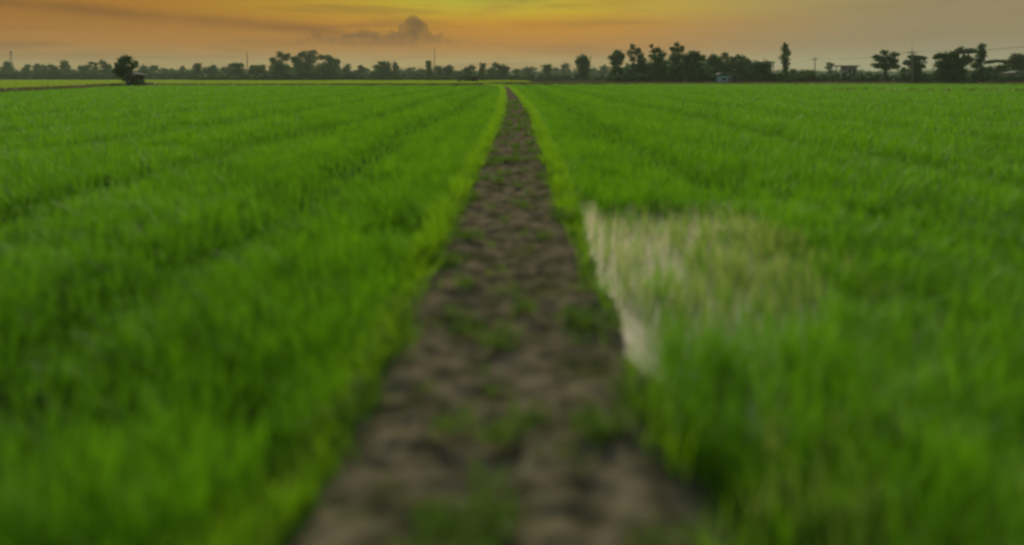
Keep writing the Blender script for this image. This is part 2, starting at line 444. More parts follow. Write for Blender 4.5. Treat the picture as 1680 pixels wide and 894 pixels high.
def path_weeds():
    xs, ys = [], []
    for _ in range(12000):
        d = .6+ (random.random()**2.1)*45; u = random.uniform(-1, 1)
        x = float(path_x(d))+u*HALF*1.05
        v = .55*noise.noise((x*2.3, d*1.7, 17))+.6*noise.noise((x*6.5, d*5, 5))+(.28 if abs(u) > .82 and (u < 0 or d > 8) else 0)
        if v > .29-.17*max(0, 1-d/4.5): xs.append(x); ys.append(d)
    x, y = np.array(xs), np.array(ys); r = np.random.default_rng(9)
    idx = np.repeat(np.arange(len(x)), 8); n = len(idx)
    pos = np.stack([x[idx]+r.normal(0, .045, n), y[idx]+r.normal(0, .045, n), np.full(n, -.01)], 1)
    return make_blades('path_weeds', [blades(pos, r.uniform(.04, .13, n)*(1+.01*y[idx]), .009*(1+.04*y[idx])*r.uniform(.7, 1.4, n), r.uniform(.4, 1.3, n), 10, 2)], 'weed')
tag(path_weeds(), 'low green weeds scattered in tufts over the muddy path', 'weeds', kind='stuff')
def bund_grass():
    xs, ys = [], []
    for P, w, k in ((BA, .9, 7), (BB, .8, 7), (BC, 1.0, 6), (BD, .6, 1)):
        for p in P:
            for _ in range(k): xs.append(p[0]+random.gauss(0, w*.6)); ys.append(p[1]+random.gauss(0, w*.6))
    for _ in range(5200):                             # rank grass between field edge and trees
        x = random.uniform(-5, 190); y0 = 158+max(0, x)*.06
        xs.append(x); ys.append(y0+abs(random.gauss(0, 1))*11)
    x, y = np.array(xs), np.array(ys); r = np.random.default_rng(19)
    idx = np.repeat(np.arange(len(x)), 10); n = len(idx)
    pos = np.stack([x[idx]+r.normal(0, .35, n), y[idx]+r.normal(0, .35, n), np.full(n, GZ+.08)], 1)
    return make_blades('dry_grass', [blades(pos, r.uniform(.3, .75, n), r.uniform(.06, .14, n), r.uniform(.2, .9, n), 20, 2)], 'dry')
tag(bund_grass(), 'brownish dry grass on the field bunds and along the far field edge', 'grass', kind='stuff')

# ------------------------------------------------------------------ trees
def tube(bm, pts, radii, n=7):
    prev = None
    for i, (p, r) in enumerate(zip(pts, radii)):
        t = (Vector(pts[min(i+1, len(pts)-1)])-Vector(pts[max(i-1, 0)])).normalized()
        a = t.orthogonal().normalized(); b = t.cross(a)
        ring = [bm.verts.new(Vector(p)+(a*math.cos(2*math.pi*k/n)+b*math.sin(2*math.pi*k/n))*r) for k in range(n)]
        if prev:
            best = min(range(n), key=lambda s: (ring[s].co-prev[0].co).length)
            ring = ring[best:]+ring[:best]
            for k in range(n): bm.faces.new((prev[k], prev[(k+1) % n], ring[(k+1) % n], ring[k]))
        else: bm.faces.new(ring[::-1])
        prev = ring
    bm.faces.new(prev)
def leaf_cloud(blobs, ls, cover, r):
    """blobs: (x,y,z,rx,ry,rz).  leaf-sized diamonds gathered in sub-clumps"""
    C, SZ = [], []
    for (x, y, z, rx, ry, rz) in blobs:
        k = int(15*max(rx, rz)/min(rx, rz)*max(1, ry/max(rx, rz)))
        for _ in range(k):
            v = r.normal(size=3); v /= np.linalg.norm(v); q = r.uniform(.35, .86)
            cc = np.array((x, y, z))+v*np.array((rx, ry, rz))*q
            cr = r.uniform(.28, .50)*min(rx, rz)
            n = max(6, int(cover*math.pi*cr*cr/(ls*ls)))
            w = r.normal(size=(n, 3)); w /= np.linalg.norm(w, axis=1)[:, None]
            rad = cr*np.abs(r.normal(.75, .36, n))
            C.append(cc+w*rad[:, None]*np.array((1.1, 1.1, .85))); SZ.append(ls*r.uniform(.55, 1.35, n))
        for _ in range(int(5+3*max(rx, rz)/min(rx, rz))):
            v = r.normal(size=3); v /= np.linalg.norm(v)
            cc = np.array((x, y, z))+v*np.array((rx, ry, rz))*r.uniform(.85, 1.18); cr = r.uniform(.10, .22)*min(rx, rz)
            n = max(4, int(cover*.8*math.pi*cr*cr/(ls*ls))); w = r.normal(size=(n, 3))
            C.append(cc+w*cr*.6*np.array((1, 1, 1.2))); SZ.append(ls*r.uniform(.5, 1.1, n))
        n = max(8, int(cover*1.1*math.pi*rx*rz/(ls*ls)))
        w = r.normal(size=(n, 3)); w /= np.linalg.norm(w, axis=1)[:, None]
        C.append(np.array((x, y, z))+w*(r.uniform(0, 1, n)**.45*.82)[:, None]*np.array((rx, ry, rz))); SZ.append(ls*r.uniform(.6, 1.3, n))
    C = np.concatenate(C); SZ = np.concatenate(SZ); n = len(C)
    a = r.normal(size=(n, 3)); a[:, 2] *= .7; a /= np.linalg.norm(a, axis=1)[:, None]
    b = np.cross(a, r.normal(size=(n, 3))); b /= np.linalg.norm(b, axis=1)[:, None]
    h = SZ[:, None]
    V = np.stack([C-a*h*.75, C+b*h*.34-a*h*.1, C+a*h*.75, C-b*h*.34-a*h*.1], 1)
    F = np.arange(n*4).reshape(n, 4)
    return V.reshape(-1, 3), F, np.repeat(r.uniform(0, 1, n), 4)
tree_seed = [100]
def tree(name, d, bx, lobes, label, mat='leaf_dark', group=None, tw=None, cat='tree', cover=2.6, bare=None, depth=.9, lean=0):
    """bx and lobes are read off the photograph and turned into metres at the tree's own distance d"""
    tree_seed[0] += 1; r = np.random.default_rng(tree_seed[0]); rd = random.Random(tree_seed[0])
    X0, Z0 = PX(bx, d), GZ
    root = empty(name, (X0, d, Z0), label, cat, group)
    m = d/FPX
    bl = []
    for (px, py, rx, rz) in lobes:
        bl.append((PX(px, d)-X0, rd.uniform(-.5, .5)*rx*m*depth, PZ(py, d)-Z0, rx*m*1.3, max(.6, min(rx, rz*1.3))*m*depth+.35*rx*m*depth, rz*m*1.08))
    ls = min(max(.17, d*.0017), .9)
    V, F, T = leaf_cloud(bl, ls, cover, r)
    V[:, 2] = np.maximum(V[:, 2], .05)
    link_mesh('crown', np_mesh('crown', V, [F], {'tint': T}), M[mat], root)
    # trunk and limbs
    bm = bmesh.new()
    zt = max(b[2] for b in bl); fork_z = max(.5, min(b[2]-b[5]*.4 for b in bl)) if bare is None else (PZ(bare, d)-Z0)
    fork_z = min(fork_z, zt*.6)
    r0 = (tw*m/2) if tw else max(.09, zt*.018)
    mx = sum(b[0] for b in bl)/len(bl)*.4
    pts = [Vector((0, 0, -.1)), Vector((mx*.2+rd.uniform(-.05, .05), 0, fork_z*.4)), Vector((mx*.6, rd.uniform(-.1, .1), fork_z))]
    tube(bm, pts, [r0*1.25, r0, r0*.8])
    for b in bl:
        e = Vector((b[0], b[1], b[2]+b[5]*.45)); f = pts[-1]-Vector((0, 0, .1))
        md = f.lerp(e, .5)+Vector((rd.uniform(-.1, .1), rd.uniform(-.1, .1), 0))*abs(e.z-f.z)*.5
        if e.z < f.z+.2: continue
        tube(bm, [f, md, e], [r0*.6, r0*.38, r0*.12], 5)
        for _ in range(3):
            q = md.lerp(e, rd.uniform(.1, .8)); o = Vector((rd.uniform(-1, 1)*b[3], rd.uniform(-1, 1)*b[4], rd.uniform(-.1, 1)*b[5]))*.9
            tube(bm, [q, q+o*.6, q+o], [r0*.22, r0*.14, r0*.05], 4)
    me = bpy.data.meshes.new('trunk'); bm.to_mesh(me); bm.free()
    link_mesh('trunk', me, M['bark'], root)
    return root

# --- the lone tree with its hut in the left field corner
tree('broadleaf_tree', 131, 213, [(203, 100, 9, 8), (211, 98, 7, 6), (194, 108, 8, 7), (191, 116, 7, 7), (219, 107, 7, 7), (206, 114, 10, 8), (199, 122, 8, 6), (213, 120, 8, 7), (215, 128, 6, 5), (208, 131, 7, 5), (217, 134, 7, 4)],
     'lone dark round tree beside a small hut in the left field corner', 'leaf_dark', cover=2.6, tw=6)
tree('leaning_shrub', 131, 228, [(234, 122.5, 6, 3), (231, 127, 4, 4), (229, 133, 5, 5)], 'dark shrub leaning right behind the hut under the lone tree', 'leaf_dark', cat='shrub', cover=3)
tree('low_shrub', 126, 222, [(228, 135, 6, 4), (221, 136, 5, 3.5), (215, 136, 3, 3)], 'low dark shrub growing in front of the hut under the lone tree', 'leaf_dark', cat='shrub', cover=3)

# --- far left treeline, d about 400
G1 = 'hazy trees of the far left treeline'
LT = [  # bx, d, lobes, label
 (10, 430, [(10, 106, 6, 5), (14, 112, 7, 6), (5, 113, 6, 5)], 'hazy small headed tree left of the lattice mast at the frame edge'),
 (45, 470, [(45, 109, 4, 3), (44, 115, 6, 6)], 'hazy thin topped tree halfway between lattice mast and first squat tree'),
 (61, 440, [(61, 109, 5, 4), (61, 116, 7, 6)], 'hazy little tree with a knob top left of the twin block of trees'),
 (74, 410, [(73, 111, 5, 5), (75, 118, 7, 6)], 'left tree of the squat hazy twin block on the far left'),
 (86, 410, [(85, 110, 6, 5), (90, 113, 4, 5), (85, 118, 8, 6)], 'right tree of the squat hazy twin block on the far left'),
 (107, 415, [(106, 104, 5.5, 5), (107, 111, 6.5, 6), (110, 119, 9, 6)], 'tall hazy column tree rising alone left of the lone field tree'),
 (138, 430, [(133, 112, 6, 4), (141, 111, 6, 5), (137, 119, 10, 6)], 'broad low hazy tree right of the tall hazy column tree'),
 (149, 480, [(149, 104, 4, 2.5), (149, 110, 2.5, 4), (150, 118, 6, 6)], 'faint spindly hazy tree with an open flat top'),
 (157, 440, [(157, 106, 2.6, 4), (157, 114, 4.5, 6), (158, 120, 7, 5)], 'narrow pointed hazy tree beside the faint spindly one'),
 (170, 420, [(169, 104, 5.5, 5), (171, 111, 6.5, 6), (178, 111, 5, 5), (173, 119, 10, 6)], 'hazy upright tree standing just left behind the lone field tree'),
 (238, 420, [(237, 112, 6, 5), (237, 119, 9, 6)], 'first hazy tree to the right of the lone field tree'),
 (252, 430, [(251, 112, 7, 5), (252, 119, 9, 6)], 'second hazy tree to the right of the lone field tree'),
 (268, 440, [(267, 116, 7, 4), (268, 121, 9, 5)], 'third and lowest hazy tree right of the lone field tree'),
 (283, 450, [(283, 117, 6, 4), (283, 122, 8, 5)], 'tiny hazy tree left of the little peaked tree'),
 (299, 430, [(299, 113, 4, 4), (299, 119, 8, 6)], 'little peaked hazy tree left of the stout column tree'),
]
for bx, d, lo, lab in LT: tree('distant_tree', d, bx, lo, lab, 'leaf_mid', G1)
MT = [
 (324, 360, [(324, 108, 6, 5), (324, 114, 6.5, 6), (325, 121, 8, 7)], 'stout column tree with a rounded top left of the red mast'),
 (338, 370, [(338, 115, 7, 5), (339, 122, 9, 6)], 'low tree directly right of the stout column tree'),
 (351, 370, [(351, 110, 4.5, 4), (351, 116, 8, 6), (352, 123, 10, 6)], 'low peaked tree between the stout column tree and the red mast'),
 (371, 370, [(370, 115, 9, 5), (371, 122, 11, 6)], 'low flat bush like tree left of the flat topped tree'),
 (389, 360, [(383, 109, 8, 5), (393, 108, 9, 5), (389, 117, 14, 7), (388, 124, 13, 6)], 'wide flat topped tree at the foot of the red mast, left side'),
 (424, 360, [(416, 111, 8, 5), (428, 111, 9, 5), (423, 119, 15, 7)], 'wide low tree between the red mast and the big clump'),
]
for bx, d, lo, lab in MT: tree('field_edge_tree', d, bx, lo, lab, 'leaf_mid', 'trees of the middle left treeline')
# --- big clump
tree('spreading_tree', 350, 463, [(447, 98, 5, 4), (453, 103, 8, 6), (461, 91, 7, 6), (468, 96, 7, 6), (472, 91, 4, 3), (462, 111, 14, 8), (460, 122, 16, 8)],
     'tall airy tree forming the left third of the big clump', 'leaf_mid', 'trees of the big left clump')
tree('spreading_tree', 345, 505, [(482, 97, 6, 5), (497, 91, 9, 7), (489, 101, 9, 7), (513, 87, 7, 5), (510, 97, 10, 8), (500, 110, 19, 9), (503, 122, 20, 8)],
     'tallest tree in the middle of the big left clump with a forked crest', 'leaf_mid', 'trees of the big left clump')
tree('spreading_tree', 350, 540, [(528, 95, 6, 5), (536, 95, 7, 5), (545, 101, 8, 6), (553, 102, 6, 5), (540, 111, 17, 9), (545, 122, 17, 8)],
     'sloping right hand tree of the big left clump', 'leaf_mid', 'trees of the big left clump')
MT2 = [
 (570, 370, [(570, 110, 5, 4), (570, 117, 8, 6), (570, 123, 8, 5)], 'small peaked tree directly right of the big left clump', 'leaf_mid'),
 (593, 380, [(591, 111, 4.5, 4), (596, 115, 8, 5), (590, 121, 11, 6)], 'small sloping tree halfway between big clump and forked tree', 'leaf_mid'),
 (627, 350, [(618, 110, 6, 4), (627, 105, 6, 5), (637, 107, 5.5, 5), (628, 114, 14, 7), (628, 122, 14, 6)], 'bushy three headed tree left of the slim pointed tree', 'leaf_mid'),
 (648, 350, [(648, 105, 3.5, 5), (649, 113, 5.5, 7), (650, 121, 8, 6)], 'slim pointed tree right against the bushy three headed tree', 'leaf_mid'),
 (673, 520, [(673, 116, 9, 5), (673, 122, 12, 5)], 'pale hazy round tree alone between slim tree and tall mast', 'leaf_mid'),
 (692, 380, [(692, 117, 7, 4), (692, 123, 8, 5)], 'low dark tree just left of the column tree by the tall mast', 'leaf_mid'),
 (703, 340, [(703, 103, 4, 4), (703, 109, 4.5, 5), (704, 118, 8, 6), (704, 124, 9, 5)], 'narrow column tree directly left of the tall thin mast', 'leaf_dark'),
 (721, 350, [(719, 113, 7, 5), (722, 121, 9, 6)], 'first round tree right of the tall thin mast', 'leaf_mid'),
 (738, 345, [(737, 112, 7, 5), (732, 115, 7, 5), (737, 121, 11, 6)], 'broad round tree two places right of the tall thin mast', 'leaf_mid'),
 (754, 370, [(754, 119, 8, 4), (754, 124, 8, 4)], 'low tree in the dip left of the dark open shelter', 'leaf_olive'),
 (771, 330, [(767, 114, 6, 4), (774, 112, 6, 5), (770, 120, 9, 6)], 'tree rising straight behind the dark open shelter', 'leaf_mid'),
 (792, 310, [(792, 108, 5, 5), (792, 115, 6, 5), (792, 122, 7, 5)], 'olive green upright tree at the right end of the shelter', 'leaf_olive'),
 (817, 330, [(806, 115, 6, 5), (815, 108, 7, 5), (824, 111, 8, 5), (830, 113, 6, 5), (818, 119, 16, 7)], 'broad domed tree above the far end of the mud path', 'leaf_mid'),
 (847, 380, [(847, 117, 5, 4), (847, 123, 7, 5)], 'small dark tree just right of the path end', 'leaf_mid'),
 (869, 470, [(862, 115, 6, 4), (871, 114, 8, 5), (868, 122, 14, 6)], 'pale hazy low tree left of the round headed tree', 'leaf_mid'),
 (898, 340, [(898, 110, 8, 5), (898, 115, 9, 5), (898, 122, 5, 6)], 'round headed tree on a narrow stem left of the dark egg shaped tree', 'leaf_mid'),
 (913, 560, [(912, 115, 5, 4), (913, 122, 9, 5)], 'very faint hazy tree just left of the bluish blocky tree', 'leaf_mid'),
 (928, 520, [(928, 109, 7, 5), (928, 117, 10, 6), (930, 124, 12, 4)], 'bluish hazy blocky tree left of the dark egg shaped tree', 'leaf_mid'),
 (955, 265, [(956, 97, 9, 8), (951, 104, 8, 8), (961, 105, 9, 9), (956, 115, 13, 9), (955, 125, 14, 7)], 'dark egg shaped tree standing taller than its neighbours right of the path end', 'leaf_dark'),
 (974, 560, [(973, 116, 6, 5), (974, 123, 9, 5)], 'faint hazy tree just right of the dark egg shaped tree', 'leaf_mid'),
 (992, 480, [(992, 112, 8, 5), (990, 118, 10, 6), (992, 124, 11, 4)], 'bluish hazy rounded tree left of the tall right hand clump', 'leaf_mid'),
]
for bx, d, lo, lab, mt in MT2: tree('field_edge_tree', d, bx, lo, lab, mt, 'trees of the central treeline')
# --- right clump
GR = 'trees of the right clump'
tree('slender_tree', 205, 1013, [(1012, 88, 7, 6), (1005, 95, 6, 5), (1018, 95, 7, 6), (1011, 103, 10, 8), (1022, 92, 3, 3), (1014, 115, 8, 6), (1020, 122, 9, 7)], 'dark shaggy tree with a bare trunk at the left end of the right clump', 'leaf_dark', GR, tw=4)
tree('slender_tree', 215, 1038, [(1038, 78, 4, 6), (1034, 88, 5, 7), (1043, 86, 3.5, 6), (1038, 97, 6, 5), (1038, 108, 4, 5)], 'tall slim tree with see through crown left in the right clump', 'leaf_dark', GR, cover=2)
tree('slender_tree', 210, 1051, [(1048, 84, 3.5, 6), (1051, 93, 5.5, 7), (1054, 103, 8, 8), (1056, 114, 10, 8)], 'slim leaning pointed tree touching the tall see through one', 'leaf_dark', GR)
tree('slender_tree', 195, 1080, [(1069, 76, 2.2, 3), (1073, 84, 4.5, 6), (1080, 83, 4.5, 5), (1086, 90, 6, 6), (1078, 96, 12, 9), (1082, 109, 16, 11), (1080, 124, 18, 9)], 'ragged dark tree with a twig sticking up left of the palm topped tree', 'leaf_dark', GR)
tree('tall_tree', 200, 1110, [(1111, 74, 4, 4.5), (1106, 82, 6, 5), (1101, 80, 3, 2), (1116, 83, 6, 5), (1120, 78, 3, 2.5), (1110, 95, 12, 10), (1108, 112, 15, 11), (1106, 125, 15, 8)], 'tallest tree of the right clump with a tufted palm like top', 'leaf_dark', GR)
tree('broad_tree', 192, 1138, [(1138, 91, 10, 7), (1128, 95, 10, 8), (1149, 95, 8, 6), (1136, 106, 19, 10), (1140, 122, 20, 11)], 'broad domed dark green tree in the middle of the right clump', 'leaf_mid', GR, cover=3.2)
tree('broad_tree', 200, 1170, [(1172, 94, 6, 6), (1166, 101, 7, 7), (1176, 104, 9, 8), (1170, 117, 14, 11)], 'peaked dark tree directly behind the left end of the blue hut', 'leaf_dark', GR)
tree('thin_tree', 215, 1190, [(1190, 90, 5, 4), (1186, 96, 6, 5), (1195, 98, 5, 5), (1190, 110, 10, 8)], 'thin twiggy reddish topped tree behind the blue hut roof', 'leaf_olive', GR, cover=1.5)
tree('broad_tree', 200, 1211, [(1203, 97, 5, 5), (1210, 95, 5, 5), (1218, 96, 5, 5), (1227, 101, 5, 5), (1210, 107, 14, 9), (1218, 119, 16, 10)], 'bushy tree with feathery crest behind the right end of the blue hut', 'leaf_dark', GR)
tree('round_bush', 190, 1253, [(1247, 108, 9, 8), (1258, 107, 9, 8), (1252, 116, 16, 10), (1256, 127, 17, 8)], 'big dome shaped dark bush at the right end of the right clump', 'leaf_dark', GR, cat='bush', cover=3.4)
tree('column_tree', 190, 1288, [(1288, 74, 3, 4), (1288, 80, 5, 6), (1289, 88, 6.5, 7), (1287, 96, 6.5, 7), (1290, 104, 6, 7), (1287, 112, 4.5, 6), (1289, 118, 3.5, 5)], 'tall narrow spire shaped tree standing alone right of the domed bush', 'leaf_dark', cover=2.2)
tree('low_tree', 205, 1301, [(1300, 118, 6, 5), (1301, 126, 9, 6)], 'low shrub at the right foot of the spire shaped tree', 'leaf_mid', cat='shrub')
tree('low_tree', 200, 1324, [(1318, 121, 7, 5), (1328, 121, 8, 5), (1323, 128, 13, 6)], 'low yellowish bush left of the middle power pole', 'leaf_olive', cat='bush')
tree('distant_tree', 420, 1361, [(1361, 106, 5, 4), (1361, 112, 5, 5), (1363, 121, 9, 6)], 'hazy round topped tree left of the raised house', 'leaf_mid')
tree('broad_tree', 178, 1452, [(1451, 87, 6, 5), (1440, 96, 7, 6), (1437, 93, 3, 2.5), (1465, 90, 6.5, 5), (1473, 90, 3, 2), (1452, 98, 10, 8), (1466, 101, 8, 7), (1438, 108, 8, 5), (1452, 110, 12, 6), (1469, 110, 6, 5)],
     'open crowned tree on a thick brown trunk right of the raised house', 'leaf_dark', tw=5, cover=2.4, bare=116)
tree('low_tree', 185, 1481, [(1481, 116, 5, 5), (1481, 127, 8, 7)], 'small shrub between the thick trunked tree and the near power pole', 'leaf_mid', cat='shrub')
tree('broad_tree', 180, 1501, [(1496, 95, 8, 5), (1491, 103, 7, 6), (1509, 96, 8, 5), (1515, 97, 4, 4), (1502, 106, 11, 8), (1511, 109, 5, 4), (1502, 118, 12, 8), (1503, 128, 12, 7)],
     'ragged tree with drooping right side behind the near power pole', 'leaf_mid', tw=4)
tree('great_tree', 168, 1565, [(1541, 92, 8, 5), (1535, 95, 4, 3), (1553, 93, 8, 7), (1564, 90, 8, 6), (1574, 83, 6, 5), (1586, 85, 7, 5), (1596, 84, 6, 5), (1546, 106, 13, 10), (1570, 104, 16, 12), (1588, 98, 9, 9), (1562, 122, 26, 13)],
     'largest and darkest tree at right with a wide dense crown to the ground', 'leaf_dark', cover=4, tw=9)
tree('oval_tree', 172, 1609, [(1609, 78, 5.5, 6), (1609, 86, 7.2, 7), (1609, 94, 7.2, 7), (1608, 102, 6, 6), (1602, 108, 8, 6), (1610, 116, 7, 7)], 'tall oval headed tree attached to the right of the darkest tree', 'leaf_mid', tw=2, bare=112, cover=3.2)
tree('flat_tree', 200, 1632, [(1622, 103, 6, 2.6), (1632, 101, 8, 2.4), (1643, 101, 8, 2.4), (1652, 104, 6, 3), (1640, 112, 12, 6), (1622, 117, 9, 7)], 'flat topped arching tree left of the round tree at the right edge', 'leaf_mid')
tree('round_tree', 195, 1669, [(1667, 95, 9, 7), (1659, 101, 8, 6), (1677, 99, 9, 8), (1668, 108, 15, 8)], 'round dome tree at the right frame edge above the pale roof', 'leaf_olive', cover=3.2)
tree('low_tree', 176, 1607, [(1602, 122, 10, 7), (1607, 130, 13, 7), (1617, 124, 8, 7)], 'low dark thicket at the right foot of the darkest tree', 'leaf_dark', cat='shrub')

# --- undergrowth and the far woods: masses nobody could count
def thicket(name, segs, mat, label, d_jit, seed, ls=None, cover=2.4, step=5):
    """segs: (px0, px1, d, top_y0, top_y1)"""
    r = np.random.default_rng(seed); bl = []; dm = 0
    for (a, b, d0, t0, t1) in segs:
        x = a
        while x < b:
            d = d0+r.uniform(0, d_jit); dm = d0
            top = PZ(r.uniform(t0, t1), d); hgt = max(.7, top-GZ)
            w = r.uniform(.8, 1.5)*step*d/FPX
            bl.append((PX(x, d), d, GZ+hgt*.68, w, w*.8, hgt*.36)); bl.append((PX(x+r.uniform(-2, 2), d), d, GZ+hgt*.28, w*1.1, w*.8, hgt*.34))
            x += r.uniform(.55, 1.1)*step
    V, F, T = leaf_cloud(bl, ls or dm*.0018, cover, r)
    V[:, 2] = np.maximum(V[:, 2], GZ+.02)
    o = link_mesh(name, np_mesh(name, V, [F], {'tint': T}), M[mat]); tag(o, label, 'undergrowth', kind='stuff'); return o
thicket('undergrowth', [(-30, 330, 400, 114, 121), (330, 640, 350, 117, 124), (640, 840, 345, 119, 125), (840, 1010, 320, 121, 127), (446, 562, 355, 102, 112), (446, 562, 355, 112, 118)], 'leaf_mid', 'dim hazy undergrowth along the foot of the left and central treeline', 25, 301, ls=.65)
thicket('undergrowth', [(1000, 1290, 186, 118, 128), (1290, 1430, 190, 118, 126), (1430, 1700, 182, 119, 128), (1003, 1030, 206, 103, 114), (1030, 1068, 206, 100, 110), (1068, 1238, 208, 94, 106), (1160, 1236, 206, 95, 102), (1075, 1235, 206, 108, 118), (1540, 1588, 172, 108, 118), (1625, 1690, 200, 108, 116)], 'leaf_dark', 'dark undergrowth along the foot of the right hand trees', 14, 302, ls=.34)
thicket('green_shrubbery', [(318, 460, 335, 122, 127), (612, 660, 335, 121, 126), (700, 740, 320, 123, 128), (1085, 1100, 184, 119, 124), (1320, 1330, 186, 122, 126)], 'leaf_olive', 'lighter olive shrubs in front of the treelines', 8, 303, ls=.5)
thicket('distant_woodland', [(-120, 1800, 760, 114, 119)], 'leaf_mid', 'faint hazy woodland far behind the treelines', 140, 304, ls=1.5, step=8)

# ------------------------------------------------------------------ buildings
def box(bm, x0, x1, y0, y1, z0, z1):
    v = [bm.verts.new((x, y, z)) for z in (z0, z1) for (x, y) in ((x0, y0), (x1, y0), (x1, y1), (x0, y1))]
    for f in ((3, 2, 1, 0), (4, 5, 6, 7), (0, 1, 5, 4), (1, 2, 6, 5), (2, 3, 7, 6), (3, 0, 4, 7)): bm.faces.new([v[i] for i in f])
def part(name, mat, parent, *boxes):
    bm = bmesh.new()
    for b in boxes: box(bm, *b)
    me = bpy.data.meshes.new(name); bm.to_mesh(me); bm.free()
    return link_mesh(name, me, M[mat], parent)
def slab_roof(name, mat, parent, xs, zs, y0, y1, th=.08):
    """roof of sloping sheets: profile points (x,z) extruded in y"""
    V, F = [], []
    for (x, z) in zip(xs, zs):
        V += [(x, y0, z), (x, y1, z), (x, y1, z-th), (x, y0, z-th)]
    n = len(xs)
    for i in range(n-1):
        a, b = i*4, i*4+4
        for k in range(4): F.append((a+k, a+(k+1) % 4, b+(k+1) % 4, b+k))
    F += [(3, 2, 1, 0), (n*4-4, n*4-3, n*4-2, n*4-1)]
    me = np_mesh(name, V, [np.array(F)]); return link_mesh(name, me, M[mat], parent)
# hut under the lone tree
hx = PX(222, 128)
h = empty('field_hut', (hx, 128, GZ), 'small field hut with grey tin roof under the lone tree', 'hut')
slab_roof('roof', 'tin', h, [-1.75, -.35, 1.5], [1.75, 2.65, 2.35], -1.2, 1.2)
for x in (-1.2, 1.1):
    for y in (-.9, .9): part('post', 'timber', h, (x-.06, x+.06, y-.06, y+.06, 0, 2.15))
part('platform', 'timber', h, (-1.25, 1.15, -.95, .95, .55, .66))
part('wall', 'dark_roof', h, (-1.1, 1.0, .7, .76, .67, 2.1))
part('screen', 'tarp', h, (-1.15, -.2, -1.02, -.98, .05, .95))
# straw heap
bm = bmesh.new(); bmesh.ops.create_icosphere(bm, subdivisions=4, radius=1)
for v in bm.verts:
    k = 1+.22*noise.noise(v.co*2.2)+.1*noise.noise(v.co*6)
    v.co = Vector((v.co.x*1.9*k, v.co.y*1.3*k, v.co.z*.95*k))
me = bpy.data.meshes.new('straw_heap'); bm.to_mesh(me); bm.free()
M['straw'] = rough_material('straw', (.13, .085, .04), (.24, .16, .085), 4, 1, .08)
o = link_mesh('straw_heap', me, M['straw']); o.location = (PX(240, 129), 129, GZ-.1); tag(o, 'low brown heap beside the hut under the lone tree', 'heap')
# dark open shelter at the path end
sx = PX(784, 250)
h = empty('open_shelter', (sx, 250, GZ), 'dark open sided shelter with low roof near the path end', 'shelter')
slab_roof('roof', 'dark_roof', h, [-3.4, -2.2, 0, 2.2, 3.3], [2.0, 2.5, 2.95, 2.5, 1.95], -2, 2, .16)
for x in (-2.6, 0, 2.6):
    for y in (-1.6, 1.6): part('post', 'timber', h, (x-.09, x+.09, y-.09, y+.09, 0, 2.25))
part('back_wall', 'dark_roof', h, (-2.7, -.3, 1.3, 1.38, 0, 2.1)); part('bench', 'timber', h, (-2.3, 2.3, .5, 1.1, .4, .5))
tree('shelter_bush', 252, 767, [(767, 127, 6, 5), (764, 130, 5, 4), (773, 129, 5, 4)], 'dark bush against the left side of the open shelter', 'leaf_dark', cat='bush', cover=3)
tree('shelter_bush', 240, 754, [(754, 133, 4, 2.5)], 'tiny dark bush at the field edge left of the open shelter', 'leaf_dark', cat='bush', cover=3)
# blue hut
d = 176; hx = PX(1193, d)
h = empty('blue_hut', (hx, d, GZ), 'small pale blue hut with grey roof before the right clump', 'hut')
part('wall', 'blue_wall', h, (-2.15, .75, -1.4, 1.6, .05, 2.15))
slab_roof('roof', 'tin', h, [-2.5, -1.9, .9, 2.45], [2.45, 3.0, 2.75, 2.3], -1.9, 2.0, .07)
for x in (1.0, 2.2): part('post', 'timber', h, (x-.05, x+.05, -1.45, -1.35, 0, 2.5))
part('back_wall', 'dark_roof', h, (.76, 2.2, 1.4, 1.46, 0, 2.2))
dr = part('door', 'timber', h, (-.1, .6, -1.44, -1.405, .06, 1.85)); part('handle', 'steel', dr, (.02, .08, -1.47, -1.442, .9, 1.0))
wn = part('window', 'timber', h, (-1.75, -.7, -1.44, -1.405, .95, 1.65)); part('pane', 'glass', wn, (-1.68, -1.26, -1.452, -1.442, 1.02, 1.58), (-1.19, -.77, -1.452, -1.442, 1.02, 1.58))
# raised house
d = 230; hx = PX(1390, d)
h = empty('raised_house', (hx, d, GZ), 'blue grey raised house with wide flat roof behind shrubs at right', 'house')
part('wall', 'grey_wall', h, (-1.2, 2.3, -2, 2.2, 1.9, 5.3))
part('roof', 'tin', h, (-3.3, 2.9, -2.7, 2.9, 5.35, 5.75))
part('floor_slab', 'concrete', h, (-2.9, 2.5, -2.3, 2.4, 1.7, 1.89))
for x in (-2.7, -.2, 2.2):
    for y in (-2.1, 2.2): part('pillar', 'concrete', h, (x-.13, x+.13, y-.13, y+.13, 0, 1.69))
part('balcony_post', 'concrete', h, (-2.75, -2.55, -2.2, -2.0, 1.9, 5.34)); part('balcony_post', 'concrete', h, (-2.75, -2.55, 2.0, 2.2, 1.9, 5.34))
part('railing', 'steel', h, (-2.7, -1.21, -2.12, -2.07, 2.75, 2.82), (-2.7, -1.21, -2.12, -2.07, 2.3, 2.35))
for x in (-.7, .9):
    wn = part('window', 'timber', h, (x, x+.95, -2.05, -2.005, 3.0, 4.5)); part('pane', 'glass', wn, (x+.08, x+.87, -2.062, -2.052, 3.08, 4.42))
